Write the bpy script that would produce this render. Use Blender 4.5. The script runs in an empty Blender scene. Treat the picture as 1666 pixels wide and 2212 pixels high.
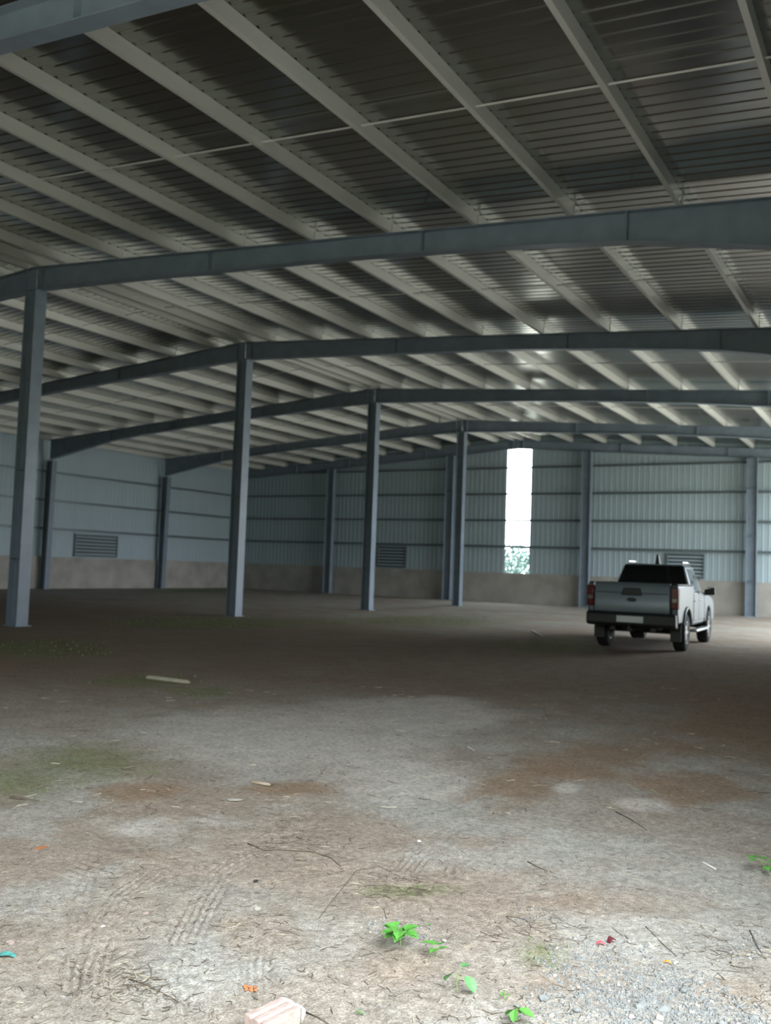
import bpy, math, random
import numpy as np
from mathutils import Vector, Matrix

random.seed(7)
RNG = np.random.default_rng(11)
C = bpy.context.scene.collection
SC = bpy.context.scene

# ------------------------------------------------------------------ camera, sky, portals, exposure
W, H = 1666, 2212
F_PX, YAW, PITCH, ROLL, CAM_H = 1983.0, -0.5296, 0.058, 0.0359, 1.58


def cam_axes():
    cy, sy, cp, sp = math.cos(YAW), math.sin(YAW), math.cos(PITCH), math.sin(PITCH)
    f = Vector((sy * cp, cy * cp, sp))
    r = Vector((cy, -sy, 0))
    u = r.cross(f)
    c, s = math.cos(ROLL), math.sin(ROLL)
    return c * r + s * u, -s * r + c * u, f


RIGHT, UP, FWD = cam_axes()
cam_data = bpy.data.cameras.new('camera')
cam = bpy.data.objects.new('camera', cam_data)
C.objects.link(cam)
m = Matrix((RIGHT, UP, -FWD)).transposed().to_4x4()
m.translation = (0, 0, CAM_H)
cam.matrix_world = m
cam_data.sensor_fit = 'VERTICAL'
cam_data.sensor_height = 24.0
cam_data.lens = F_PX / H * 24.0
cam_data.clip_end = 500
cam_data.dof.use_dof = True
cam_data.dof.focus_distance = 3.6
cam_data.dof.aperture_fstop = 2.2
SC.camera = cam

SKY = 10.5
world = bpy.data.worlds.new('overcast_sky')
SC.world = world
world.use_nodes = True
bg = world.node_tree.nodes['Background']
bg.inputs['Color'].default_value = (0.88, 0.955, 1.0, 1)
bg.inputs['Strength'].default_value = SKY

SC.view_settings.view_transform = 'Standard'
SC.view_settings.look = 'None'
SC.view_settings.exposure = 0.0
SC.view_settings.gamma = 1.0
SC.view_settings.use_curve_mapping = False
SC.cycles.diffuse_bounces = 6
SC.cycles.max_bounces = 12

# ------------------------------------------------------------------ dimensions of the shed
XR = -16.73                       # ridge line
HALF = 17.13
XL, XE = XR - HALF, XR + HALF     # left and right wall planes
Y1, BAY = 13.124, 7.203
FY = [Y1 + (k - 1) * BAY for k in range(5)]      # frames 0..4
YG = 41.235                       # gable wall
YF = FY[0] - 2 * BAY              # wall behind the camera
HC, SLOPE = 7.40, 0.0706         # rafter underside at the ridge
PL = 1.425                        # plinth height
GIRTS = [2.69 + 1.267 * k for k in range(4)]
DOOR_TOP = 5.9
NEAR_TOP = 5.8                    # head of the two near doorways


def z_top(rel):                   # rafter top = purlin base
    return HC + 0.40 - SLOPE * abs(rel)


def z_roof(rel):
    return z_top(rel) + 0.20


def ground(px, py, z=0.0):        # photograph pixel -> point on the floor
    d = FWD + (px - W / 2) / F_PX * RIGHT + (H / 2 - py) / F_PX * UP
    t = (z - CAM_H) / d.z
    return (t * d.x, t * d.y)


def portal(name, loc, normal, sx, sy):
    l = bpy.data.lights.new(name, 'AREA')
    l.shape = 'RECTANGLE'
    l.size, l.size_y = sx, sy
    l.energy = 1
    l.cycles.is_portal = True
    o = bpy.data.objects.new(name, l)
    C.objects.link(o)
    o.location = loc
    o.rotation_euler = Vector(normal).to_track_quat('-Z', 'Y').to_euler()


DOORS_R = [(FY[0] - BAY + 0.25, 3.9), (FY[3] - 2.5, YG - 1.0)]
DOOR_F = (6.8, HALF - 0.6)          # opening in the wall behind the camera (from the ridge)
DOORS_L = []
for (a, b), hd in zip(DOORS_R, (NEAR_TOP, DOOR_TOP)):
    portal('daylight_portal', (XE + 0.05, (a + b) / 2, hd / 2), (-1, 0, 0), b - a, hd)
for a, b in DOORS_L:
    portal('daylight_portal', (XL - 0.05, (a + b) / 2, DOOR_TOP / 2), (1, 0, 0), b - a, DOOR_TOP)
portal('daylight_portal', (XR + (DOOR_F[0] + DOOR_F[1]) / 2, YF - 0.05, NEAR_TOP / 2), (0, 1, 0), DOOR_F[1] - DOOR_F[0], NEAR_TOP)
portal('daylight_portal', (XR - 0.015, YG + 0.1, (PL + 7.8) / 2), (0, -1, 0), 1.23, 7.8 - PL)


# ------------------------------------------------------------------ materials
def mat(name, col, rough=0.6, metal=0.0, noise=0.0, scale=6.0, bump=0.0, bscale=40.0, col2=None, spec=0.5, coord='Object'):
    m = bpy.data.materials.new(name)
    m.use_nodes = True
    nt = m.node_tree
    b = nt.nodes['Principled BSDF']
    b.inputs['Base Color'].default_value = (*col, 1)
    b.inputs['Roughness'].default_value = rough
    b.inputs['Metallic'].default_value = metal
    b.inputs['Specular IOR Level'].default_value = spec
    tc = nt.nodes.new('ShaderNodeTexCoord')
    if noise or col2:
        n = nt.nodes.new('ShaderNodeTexNoise')
        n.inputs['Scale'].default_value = scale
        n.inputs['Detail'].default_value = 6
        nt.links.new(tc.outputs[coord], n.inputs['Vector'])
        r = nt.nodes.new('ShaderNodeValToRGB')
        r.color_ramp.elements[0].position = 0.32
        r.color_ramp.elements[1].position = 0.68
        c2 = col2 or tuple(c * (1 - noise) for c in col)
        c1 = col if col2 else tuple(min(1, c * (1 + noise)) for c in col)
        r.color_ramp.elements[0].color = (*c2, 1)
        r.color_ramp.elements[1].color = (*c1, 1)
        nt.links.new(n.outputs['Fac'], r.inputs['Fac'])
        nt.links.new(r.outputs['Color'], b.inputs['Base Color'])
    if bump:
        n2 = nt.nodes.new('ShaderNodeTexNoise')
        n2.inputs['Scale'].default_value = bscale
        n2.inputs['Detail'].default_value = 5
        nt.links.new(tc.outputs[coord], n2.inputs['Vector'])
        bp = nt.nodes.new('ShaderNodeBump')
        bp.inputs['Strength'].default_value = bump
        bp.inputs['Distance'].default_value = 0.02
        nt.links.new(n2.outputs['Fac'], bp.inputs['Height'])
        nt.links.new(bp.outputs['Normal'], b.inputs['Normal'])
    return m


M = {}
M['steel'] = mat('slate_steel_paint', (0.22, 0.265, 0.325), 0.42, 0, 0.10, 3)
M['purlin'] = mat('galvanised_purlin', (0.72, 0.71, 0.68), 0.38, 0.2, 0.08, 2)
M['roof'] = mat('aluzinc_roof', (0.42, 0.43, 0.41), 0.2, 1.0, 0.10, 0.6)
M['clad'] = mat('grey_cladding', (0.41, 0.50, 0.55), 0.45, 0, 0.05, 0.5)
M['girt'] = mat('grey_girt', (0.19, 0.22, 0.24), 0.35, 0.3, 0.08, 2)
M['plinth'] = mat('cement_render', (0.40, 0.375, 0.345), 0.9, 0, 0.16, 1.3, 0.25, 12)
M['ground'] = mat('outdoor_ground', (0.60, 0.57, 0.50), 0.95, 0, 0, 0.4, 0.2, 6, (0.48, 0.46, 0.36))
M['stone'] = mat('grey_stone', (0.36, 0.365, 0.355), 0.85, 0, 0, 25, 0.3, 60, (0.20, 0.21, 0.215))
M['stone2'] = mat('pale_stone', (0.50, 0.47, 0.42), 0.85, 0, 0.12, 25, 0.3, 60)
M['twig'] = mat('dry_twig', (0.13, 0.10, 0.075), 0.9, 0, 0.3, 20)
M['straw'] = mat('pale_straw', (0.50, 0.45, 0.34), 0.85, 0, 0.2, 20)
M['leaf'] = mat('seedling_leaf', (0.11, 0.34, 0.06), 0.5, 0, 0.2, 40)
M['leaf2'] = mat('blue_green_leaf', (0.12, 0.31, 0.11), 0.5, 0, 0.2, 40)
M['grass'] = mat('short_grass', (0.10, 0.20, 0.045), 0.7, 0, 0.35, 3)
M['stem'] = mat('seedling_stem', (0.25, 0.36, 0.12), 0.6)
M['brick'] = mat('fired_clay', (0.50, 0.375, 0.335), 0.9, 0, 0.15, 30, 0.3, 80)
M['mortar'] = mat('old_mortar', (0.72, 0.67, 0.61), 0.95, 0, 0.1, 40, 0.5, 60)
M['orange'] = mat('orange_clay_chip', (0.55, 0.20, 0.08), 0.9, 0, 0.25, 60)
M['wood'] = mat('bare_wood', (0.45, 0.36, 0.27), 0.8, 0, 0.2, 12)
M['palewood'] = mat('pale_wood', (0.42, 0.38, 0.30), 0.8, 0, 0.12, 12)
M['pink'] = mat('pink_plastic', (0.75, 0.16, 0.19), 0.5)
M['maroon'] = mat('maroon_plastic', (0.14, 0.02, 0.03), 0.5)
M['teal'] = mat('teal_plastic', (0.10, 0.36, 0.33), 0.5)
M['amber'] = mat('orange_plastic', (0.85, 0.36, 0.05), 0.5)
M['white'] = mat('white_plastic', (0.75, 0.74, 0.70), 0.6)
M['black_lump'] = mat('charcoal_lump', (0.03, 0.03, 0.03), 0.9, 0, 0.3, 30)
M['bark'] = mat('bark', (0.12, 0.09, 0.06), 0.9)
M['bush'] = mat('bush_leaf', (0.050, 0.098, 0.082), 0.8, 0, 0.3, 1.5, spec=0.1)
# truck
M['body'] = mat('silver_white_paint', (0.16, 0.195, 0.23), 0.28, 0.15, 0.03, 3)
M['glass'] = mat('tinted_glass', (0.012, 0.014, 0.015), 0.06, 0, 0)
M['trim'] = mat('black_plastic', (0.018, 0.018, 0.019), 0.5)
M['tyre'] = mat('tyre_rubber', (0.015, 0.015, 0.015), 0.85)
M['alloy'] = mat('alloy_wheel', (0.55, 0.57, 0.58), 0.3, 0.8)
M['red'] = mat('red_lens', (0.13, 0.008, 0.010), 0.15)
M['clear'] = mat('clear_lens', (0.22, 0.20, 0.20), 0.1)
M['chrome'] = mat('chrome', (0.75, 0.77, 0.78), 0.12, 1.0)
M['plate'] = mat('plate_white', (0.66, 0.68, 0.66), 0.4)


# ------------------------------------------------------------------ mesh builder
class MB:
    def __init__(s):
        s.v, s.f = [], []

    def add(s, vs, fs):
        o = len(s.v)
        s.v += [tuple(v) for v in vs]
        s.f += [tuple(i + o for i in f) for f in fs]
        return s

    def box(s, x0, x1, y0, y1, z0, z1):
        vs = [(x0, y0, z0), (x1, y0, z0), (x1, y1, z0), (x0, y1, z0), (x0, y0, z1), (x1, y0, z1), (x1, y1, z1), (x0, y1, z1)]
        return s.add(vs, [(0, 3, 2, 1), (4, 5, 6, 7), (0, 1, 5, 4), (1, 2, 6, 5), (2, 3, 7, 6), (3, 0, 4, 7)])

    def hexa(s, bot, top):        # two quads, counter-clockwise from above
        return s.add(list(bot) + list(top), [(0, 3, 2, 1), (4, 5, 6, 7), (0, 1, 5, 4), (1, 2, 6, 5), (2, 3, 7, 6), (3, 0, 4, 7)])

    def prism(s, poly, a, b, axis):   # 2-D polygon swept from a to b along an axis
        n = len(poly)

        def P(p, t):
            return {'x': (t, p[0], p[1]), 'y': (p[0], t, p[1]), 'z': (p[0], p[1], t)}[axis]
        vs = [P(p, a) for p in poly] + [P(p, b) for p in poly]
        fs = [tuple(range(n))[::-1], tuple(range(n, 2 * n))]
        fs += [(i, (i + 1) % n, n + (i + 1) % n, n + i) for i in range(n)]
        return s.add(vs, fs)

    def tube(s, pts, rad, n=6):
        pts = [Vector(p) for p in pts]
        rad = rad if isinstance(rad, (list, tuple)) else [rad] * len(pts)
        vs, fs = [], []
        for i, p in enumerate(pts):
            t = (pts[min(i + 1, len(pts) - 1)] - pts[max(i - 1, 0)]).normalized()
            a = t.orthogonal().normalized()
            b = t.cross(a)
            for k in range(n):
                w = 2 * math.pi * k / n
                vs.append(p + rad[i] * (math.cos(w) * a + math.sin(w) * b))
        for i in range(len(pts) - 1):
            for k in range(n):
                fs.append((i * n + k, i * n + (k + 1) % n, (i + 1) * n + (k + 1) % n, (i + 1) * n + k))
        fs += [tuple(range(n))[::-1], tuple((len(pts) - 1) * n + k for k in range(n))]
        return s.add(vs, fs)

    def lathe(s, prof, cx, cy, cz, n=28):    # profile (radius, y) about a horizontal y axis
        vs, fs = [], []
        for k in range(n):
            w = 2 * math.pi * k / n
            for r, y in prof:
                vs.append((cx + r * math.cos(w), cy + y, cz + r * math.sin(w)))
        p = len(prof)
        for k in range(n):
            for i in range(p - 1):
                fs.append((k * p + i, k * p + i + 1, ((k + 1) % n) * p + i + 1, ((k + 1) % n) * p + i))
        return s.add(vs, fs)

    def mesh(s, name):
        me = bpy.data.meshes.new(name)
        me.from_pydata(s.v, [], s.f)
        me.update()
        return me

    def build(s, name, material, parent=None, bevel=0, seg=2, smooth=False):
        me = s.mesh(name)
        me.materials.append(material)
        o = link(name, me, parent)
        fix_normals(me)
        if smooth:
            me.polygons.foreach_set('use_smooth', [True] * len(me.polygons))
        if bevel:
            b = o.modifiers.new('bevel', 'BEVEL')
            b.width = bevel
            b.segments = seg
            b.limit_method = 'ANGLE'
            b.angle_limit = math.radians(30)
            b.harden_normals = False
            me.polygons.foreach_set('use_smooth', [True] * len(me.polygons))
            try:
                me.set_sharp_from_angle(angle=math.radians(40))
            except Exception:
                pass
        return o


def fix_normals(me):
    import bmesh
    bm = bmesh.new()
    bm.from_mesh(me)
    bmesh.ops.recalc_face_normals(bm, faces=bm.faces)
    bm.to_mesh(me)
    bm.free()


def link(name, me, parent=None):
    o = bpy.data.objects.new(name, me)
    C.objects.link(o)
    if parent is not None:
        o.parent = parent
    return o


def tag(o, label=None, cat=None, group=None, kind=None):
    if label:
        o['label'] = label
    if cat:
        o['category'] = cat
    if group:
        o['group'] = group
    if kind:
        o['kind'] = kind
    return o


def empty(name, loc=(0, 0, 0), rz=0.0):
    o = bpy.data.objects.new(name, None)
    C.objects.link(o)
    o.location = loc
    o.rotation_euler = (0, 0, rz)
    o.empty_display_size = 0.1
    return o


# value noise on arrays
def vnoise(x, y, seed=0):
    xi, yi = np.floor(x).astype(np.int64), np.floor(y).astype(np.int64)
    xf, yf = x - xi, y - yi
    u, v = xf * xf * (3 - 2 * xf), yf * yf * (3 - 2 * yf)

    def h(a, b):
        n = (a * 374761393 + b * 668265263 + seed * 974711) & 0xffffffff
        n = ((n ^ (n >> 13)) * 1274126177) & 0xffffffff
        n = n ^ (n >> 16)
        return (n & 0xffff) / 65535.0
    a, b, c, d = h(xi, yi), h(xi + 1, yi), h(xi, yi + 1), h(xi + 1, yi + 1)
    return (a * (1 - u) + b * u) * (1 - v) + (c * (1 - u) + d * u) * v


def fbm(x, y, octv=4, seed=0):
    s, a, t = 0, 1, 0
    for k in range(octv):
        s = s + a * vnoise(x * 2 ** k, y * 2 ** k, seed + k * 17)
        t += a
        a *= 0.55
    return s / t


# ------------------------------------------------------------------ floor
def axis(parts):
    out = []
    for a, b, st in parts:
        n = max(1, int(round((b - a) / st)))
        out += list(np.linspace(a, b, n, endpoint=False))
    return np.array(out + [parts[-1][1]])


xs = axis([(XL, -8.0, 0.2), (-8.0, -3.5, 0.05), (-3.5, -0.9, 0.0095), (-0.9, XE, 0.03)])
ys = axis([(YF, 1.2, 0.25), (1.2, 1.9, 0.05), (1.9, 4.5, 0.0095), (4.5, 8.0, 0.04), (8.0, 14.0, 0.09), (14.0, YG, 0.2)])
GX, GY = np.meshgrid(xs, ys, indexing='ij')

TRACKS = [  # photographed wheel marks: pixel paths with pixel half-widths, groove count
    ([(148, 2130), (165, 1985), (178, 1925), (205, 1850), (240, 1790), (292, 1762)], 2, 0.034),
    ([(178, 2212), (195, 2085), (225, 2000), (265, 1935), (340, 1880)], 4, 0.034),
    ([(375, 2212), (382, 2110), (400, 2030), (435, 1955), (480, 1880), (560, 1838)], 4, 0.034),
    ([(548, 2165), (549, 2100), (553, 2040), (556, 2000)], 4, 0.030),
    ([(410, 1790), (440, 1775), (470, 1755), (500, 1742)], 3, 0.05),
    ([(610, 1792), (632, 1765), (655, 1735)], 4, 0.05),
    ([(870, 1885), (905, 1840), (945, 1800)], 4, 0.034),
    ([(990, 1900), (978, 1840), (975, 1780)], 3, 0.045),
    ([(1010, 1950), (1035, 1990), (1062, 2030)], 3, 0.035),
    ([(800, 2212), (800, 2160), (800, 2130)], 3, 0.03),
    ([(840, 1830), (850, 1780), (862, 1745)], 3, 0.05),
]


def seg_dist(px, py, path):
    best = np.full(px.shape, 1e9)
    sd = np.zeros(px.shape)
    for (ax, ay), (bx, by) in zip(path[:-1], path[1:]):
        dx, dy = bx - ax, by - ay
        L = math.hypot(dx, dy)
        t = np.clip(((px - ax) * dx + (py - ay) * dy) / L ** 2, 0, 1)
        ex, ey = px - ax - t * dx, py - ay - t * dy
        d = np.hypot(ex, ey)
        sgn = np.sign(dx * ey - dy * ex)
        k = d < best
        best = np.where(k, d, best)
        sd = np.where(k, d * sgn, sd)
    return sd, best


Z = (fbm(GX * 0.35, GY * 0.35, 3, 3) - 0.5) * 0.02
near = np.clip((9.0 - np.hypot(GX, GY)) / 3, 0, 1)
Z += near * (fbm(GX * 5, GY * 5, 4, 9) - 0.5) * 0.022
fine = (GX > -3.6) & (GX < -0.7) & (GY > 1.8) & (GY < 4.7)
Z += fine * (fbm(GX * 28, GY * 28, 3, 5) - 0.5) * 0.007
for path, n, sp in TRACKS:
    wp = [ground(*p) for p in path]
    sd, d = seg_dist(GX, GY, wp)
    half = n * sp / 2
    wob = (fbm(GX * 7, GY * 7, 2, 21) - 0.5) * 0.03
    mask = np.clip((half + 0.012 - d) / 0.012, 0, 1)
    # fade at both ends of the run and where the print is broken
    for e in (wp[0], wp[-1]):
        mask = mask * np.clip(np.hypot(GX - e[0], GY - e[1]) / 0.25, 0, 1) ** 0.5
    mask = mask * np.clip((fbm(GX * 3.3, GY * 3.3, 2, 31) - 0.25) * 4, 0.45, 1)
    g = np.cos((sd + wob * 0.25) / sp * 2 * math.pi + (math.pi if n % 2 == 0 else 0))
    Z += mask * (g * 0.0060 - 0.0035)


def blob(px, py, rx, ry, soft=0.5, seed=0):   # soft-edged patch of soil, sized on the floor
    c = ground(px, py)
    a = ground(px + rx, py)
    b = ground(px, py - ry)
    ex, ey = (a[0] - c[0], a[1] - c[1]), (b[0] - c[0], b[1] - c[1])
    det = ex[0] * ey[1] - ex[1] * ey[0]
    dx, dy = GX - c[0], GY - c[1]
    u = (dx * ey[1] - dy * ey[0]) / det
    v = (dy * ex[0] - dx * ex[1]) / det
    L = max(0.25, math.hypot(*ex) * 0.6)
    r = np.hypot(u, v) + (fbm(GX / L, GY / L, 4, seed + 50) - 0.5) * 1.1
    return np.clip((1 - r) / soft, 0, 1)[..., None]


def mixc(col, c, k):
    return col * (1 - k) + np.array(c) * k


n1 = fbm(GX * 0.45, GY * 0.45, 5, 1)[..., None]
n2 = fbm(GX * 1.7, GY * 1.7, 5, 2)[..., None]
n3 = fbm(GX * 9, GY * 9, 4, 4)[..., None]
COL = np.ones(GX.shape + (3,)) * np.array([0.385, 0.352, 0.312])
COL = mixc(COL, (0.35, 0.28, 0.225), np.clip((n1 - 0.48) * 4.5, 0, 0.75))
COL = mixc(COL, (0.36, 0.29, 0.235), np.clip((n2 - 0.52) * 4, 0, 0.4))
COL = mixc(COL, (0.45, 0.44, 0.41), np.clip((0.45 - n2) * 5, 0, 0.55))
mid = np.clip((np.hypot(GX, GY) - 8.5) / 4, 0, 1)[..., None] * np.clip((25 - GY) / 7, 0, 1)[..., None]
COL = mixc(COL, (0.22, 0.15, 0.105), mid * 0.72)  # brown soil, deepened to paint in the dim band far from the doorways
for a in [(1250, 1640, 190, 38, 1), (1120, 1700, 150, 45, 2), (1500, 1700, 160, 40, 3), (300, 1705, 120, 28, 4), (640, 1700, 110, 22, 5), (1640, 1520, 300, 80, 35)]:  # brown patches; the last also paints in shade by the right wall
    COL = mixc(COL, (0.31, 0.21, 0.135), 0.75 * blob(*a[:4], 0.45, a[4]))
for a in [(560, 2020, 130, 60, 6), (640, 1900, 150, 40, 7), (1330, 1950, 220, 40, 8), (330, 1845, 60, 18, 9), (1180, 2120, 80, 40, 10), (1600, 2130, 120, 50, 11), (860, 2090, 140, 40, 33)]:
    COL = mixc(COL, (0.35, 0.275, 0.215), 0.6 * blob(*a[:4], 0.6, a[4]))
for a in [(880, 1670, 230, 50, 12), (1385, 1735, 85, 24, 13), (1228, 1700, 36, 14, 14), (620, 1590, 380, 60, 15), (300, 1790, 140, 26, 16), (900, 1540, 260, 40, 34)]:
    COL = mixc(COL, (0.58, 0.54, 0.50), 0.8 * blob(*a[:4], 0.5, a[4]))
GREENS = [(470, 1345, 260, 16), (430, 1495, 90, 16), (300, 1470, 150, 14), (40, 1690, 150, 40), (200, 1640, 200, 40), (420, 1276, 110, 5),
          (900, 1340, 230, 14), (880, 1925, 120, 20), (1110, 1290, 190, 6), (1190, 1395, 130, 16), (1180, 2060, 70, 40), (60, 1400, 220, 24)]
for i, a in enumerate(GREENS):
    COL = mixc(COL, (0.20, 0.22, 0.10), 0.62 * blob(*a, 0.7, 60 + i))
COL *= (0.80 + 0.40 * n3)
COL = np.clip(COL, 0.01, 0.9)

nx, ny = GX.shape
idx = np.arange(nx * ny).reshape(nx, ny)
quads = np.stack([idx[:-1, :-1], idx[1:, :-1], idx[1:, 1:], idx[:-1, 1:]], -1).reshape(-1, 4)
fm = bpy.data.meshes.new('floor')
fm.vertices.add(nx * ny)
fm.vertices.foreach_set('co', np.stack([GX, GY, Z], -1).reshape(-1).astype(np.float32))
fm.loops.add(quads.size)
fm.loops.foreach_set('vertex_index', quads.reshape(-1).astype(np.int32))
fm.polygons.add(len(quads))
fm.polygons.foreach_set('loop_start', (np.arange(len(quads)) * 4).astype(np.int32))
fm.polygons.foreach_set('use_smooth', np.ones(len(quads), dtype=bool))
fm.update(calc_edges=True)
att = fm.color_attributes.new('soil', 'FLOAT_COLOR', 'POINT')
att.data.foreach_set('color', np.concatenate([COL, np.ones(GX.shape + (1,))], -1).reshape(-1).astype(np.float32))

fmat = bpy.data.materials.new('sandy_soil')
fmat.use_nodes = True
nt = fmat.node_tree
pb = nt.nodes['Principled BSDF']
pb.inputs['Roughness'].default_value = 0.95
pb.inputs['Specular IOR Level'].default_value = 0.2
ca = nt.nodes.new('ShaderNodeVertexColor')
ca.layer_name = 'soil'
tc = nt.nodes.new('ShaderNodeTexCoord')


def noise_node(scale, detail=4):
    n = nt.nodes.new('ShaderNodeTexNoise')
    n.inputs['Scale'].default_value = scale
    n.inputs['Detail'].default_value = detail
    nt.links.new(tc.outputs['Object'], n.inputs['Vector'])
    return n


def ramp(src, p0, c0, p1, c1):
    r = nt.nodes.new('ShaderNodeValToRGB')
    r.color_ramp.elements[0].position, r.color_ramp.elements[1].position = p0, p1
    r.color_ramp.elements[0].color, r.color_ramp.elements[1].color = (*c0, 1), (*c1, 1)
    nt.links.new(src, r.inputs['Fac'])
    return r


def mixnode(kind, fac, a, b):
    x = nt.nodes.new('ShaderNodeMix')
    x.data_type = 'RGBA'
    x.blend_type = kind
    x.inputs['Factor'].default_value = fac
    nt.links.new(a, x.inputs['A'])
    nt.links.new(b, x.inputs['B'])
    return x


g1 = ramp(noise_node(120, 3).outputs['Fac'], 0.33, (0.66, 0.66, 0.66), 0.7, (1.25, 1.25, 1.25))
g2 = ramp(noise_node(26, 5).outputs['Fac'], 0.34, (0.78, 0.76, 0.73), 0.66, (1.15, 1.15, 1.15))
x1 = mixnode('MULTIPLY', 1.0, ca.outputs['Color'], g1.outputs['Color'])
x2 = mixnode('MULTIPLY', 1.0, x1.outputs['Result'], g2.outputs['Color'])
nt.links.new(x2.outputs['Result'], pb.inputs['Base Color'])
bp = nt.nodes.new('ShaderNodeBump')
bp.inputs['Strength'].default_value = 0.55
bp.inputs['Distance'].default_value = 0.012
nt.links.new(noise_node(70, 6).outputs['Fac'], bp.inputs['Height'])
nt.links.new(bp.outputs['Normal'], pb.inputs['Normal'])
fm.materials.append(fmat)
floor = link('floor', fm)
tag(floor, 'bare sandy dirt floor of the shed with tyre marks and brown patches', 'floor', kind='structure')


def floor_z(x, y):
    i = min(max(np.searchsorted(xs, x) - 1, 0), nx - 2)
    j = min(max(np.searchsorted(ys, y) - 1, 0), ny - 2)
    tx = (x - xs[i]) / (xs[i + 1] - xs[i])
    ty = (y - ys[j]) / (ys[j + 1] - ys[j])
    return float((Z[i, j] * (1 - tx) + Z[i + 1, j] * tx) * (1 - ty) + (Z[i, j + 1] * (1 - tx) + Z[i + 1, j + 1] * tx) * ty)


mb = MB()
mb.box(-160, 120, -120, 200, -0.3, -0.07)
tag(mb.build('ground', M['ground']), 'open ground outside the shed beyond the walls', 'ground', kind='structure')


# unseen banks, added beyond the near doorways to block low sky
M['blocker'] = mat('blocker_grass', (0.10, 0.13, 0.05), 0.95, 0, 0.3, 1.2, 0.3, 3)
mb = MB()
mb.prism([(XE + 7.5, -0.1), (XE + 10.5, 4.6), (XE + 14, 6.6), (XE + 22, 7.2), (XE + 30, -0.1)], -40, FY[2] - 2.0, 'y')
mb.build('blocker', M['blocker'])
tag(bpy.data.objects['blocker'], 'added unseen grassy earth bank outside the right side doorway', 'blocker', kind='structure')
mb = MB()
mb.prism([(YF - 9, -0.1), (YF - 12, 4.6), (YF - 15, 6.6), (YF - 22, 7.2), (YF - 30, -0.1)], XL - 10, XE + 8, 'x')
mb.v = [(x, y, z) for x, y, z in mb.v]
tag(mb.build('blocker', M['blocker']), 'added unseen grassy earth bank outside the near gable doorway', 'blocker', kind='structure')


# ------------------------------------------------------------------ walls
def rib_profile(width, n_ribs, h, thick, top_w=0.03, base_w=0.075):
    """outline (along, out) of one ribbed sheet, closed"""
    pts = [(0, 0)]
    p = width / n_ribs
    for k in range(n_ribs):
        c = (k + 0.5) * p
        pts += [(c - base_w / 2, 0), (c - top_w / 2, h), (c + top_w / 2, h), (c + base_w / 2, 0)]
    pts += [(width, 0)]
    return pts + [(a, b - thick) for a, b in pts[::-1]]


def clad_mesh(width, z0, za, zb, axis_name, sign):
    """ribbed sheet from z0 to a top running za..zb over its width; out = inner side"""
    n_r = max(1, round(width / 0.25))
    prof = rib_profile(width, n_r, 0.011, 0.006)
    n = len(prof)
    vs = []
    for top in (0, 1):
        for a, o in prof:
            z = (za + (zb - za) * a / width) if top else z0
            vs.append((a, o * sign, z) if axis_name == 'x' else (o * sign, a, z))
    fs = [tuple(range(n)), tuple(range(n, 2 * n))[::-1]] + [(i, (i + 1) % n, n + (i + 1) % n, n + i) for i in range(n)]
    b = MB()
    b.add(vs, fs)
    me = b.mesh('cladding_panel')
    me.materials.append(M['clad'])
    fix_normals(me)
    return me


def zsec(mbld, x0, x1, zc, fixed, along, sign):
    """Z-section rail: web standing off the wall, along = 'x' or 'y'"""
    d, fl, t = 0.16, 0.055, 0.006
    poly = [(0, 0.0), (d, 0.0), (d, -fl), (d - t, -fl), (d - t, -t), (t, -t), (t, fl), (0, fl)]
    # polygon: (stand-off, height)
    if along == 'y':
        mbld.prism([(fixed + sign * p[0], zc + p[1]) for p in poly], x0, x1, 'y')
    else:
        mbld.prism([(fixed + sign * p[0], zc + p[1]) for p in poly], x0, x1, 'x')
    return mbld


def side_wall(name, x, sign, doors, label):
    w = empty(name, (x, 0, 0))
    tag(w, label, 'wall', kind='structure')
    zt = z_roof(HALF) - 0.02
    # plinth between doors
    edges = [YF] + [e for d in doors for e in d] + [YG]
    for a, b in zip(edges[0::2], edges[1::2]):
        p = MB()
        p.box(-0.11 * 1, 0.11, a, b, -0.25, PL)
        p.build('plinth', M['plinth'], w)
    full = clad_mesh(1.0, PL, zt, zt, 'y', sign)
    short = {h_: clad_mesh(1.0, h_, zt, zt, 'y', sign) for h_ in (NEAR_TOP, DOOR_TOP)}
    y = YF
    while y < YG - 0.02:
        wd = min(1.0, YG - y)
        inside = [d for d in doors if d[0] - 0.35 < y + wd / 2 < d[1] + 0.35]
        me = (short[NEAR_TOP if inside[0][0] < 0 else DOOR_TOP] if inside else full) if wd > 0.99 else clad_mesh(wd, PL, zt, zt, 'y', sign)
        o = link('cladding_panel', me, w)
        o.location = (0, y, 0)
        y += 1.0
    q = MB()
    q.box(-sign * 0.05, -sign * 0.03, YF, YG, zt - 0.1, zt + 0.08)
    q.build('eave_flashing', M['clad'], w)
    fys = [YF] + [FY[0] - BAY] + FY + [YG]
    for z in GIRTS[:3]:
        for a, b in zip(fys[:-1], fys[1:]):
            if z < DOOR_TOP and any(a - 0.5 < (c + d) / 2 < b + 0.5 for c, d in doors):
                continue
            g = MB()
            zsec(g, a + 0.02, b - 0.02, z, sign * 0.024, 'y', sign)
            g.build('girt', M['girt'], w)
    return w


wall_left = side_wall('wall_left', XL, 1, DOORS_L, 'ribbed grey sheet metal left wall above a rendered plinth')
wall_right = side_wall('wall_right', XE, -1, DOORS_R, 'ribbed grey sheet metal right wall with open door bays')

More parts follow.
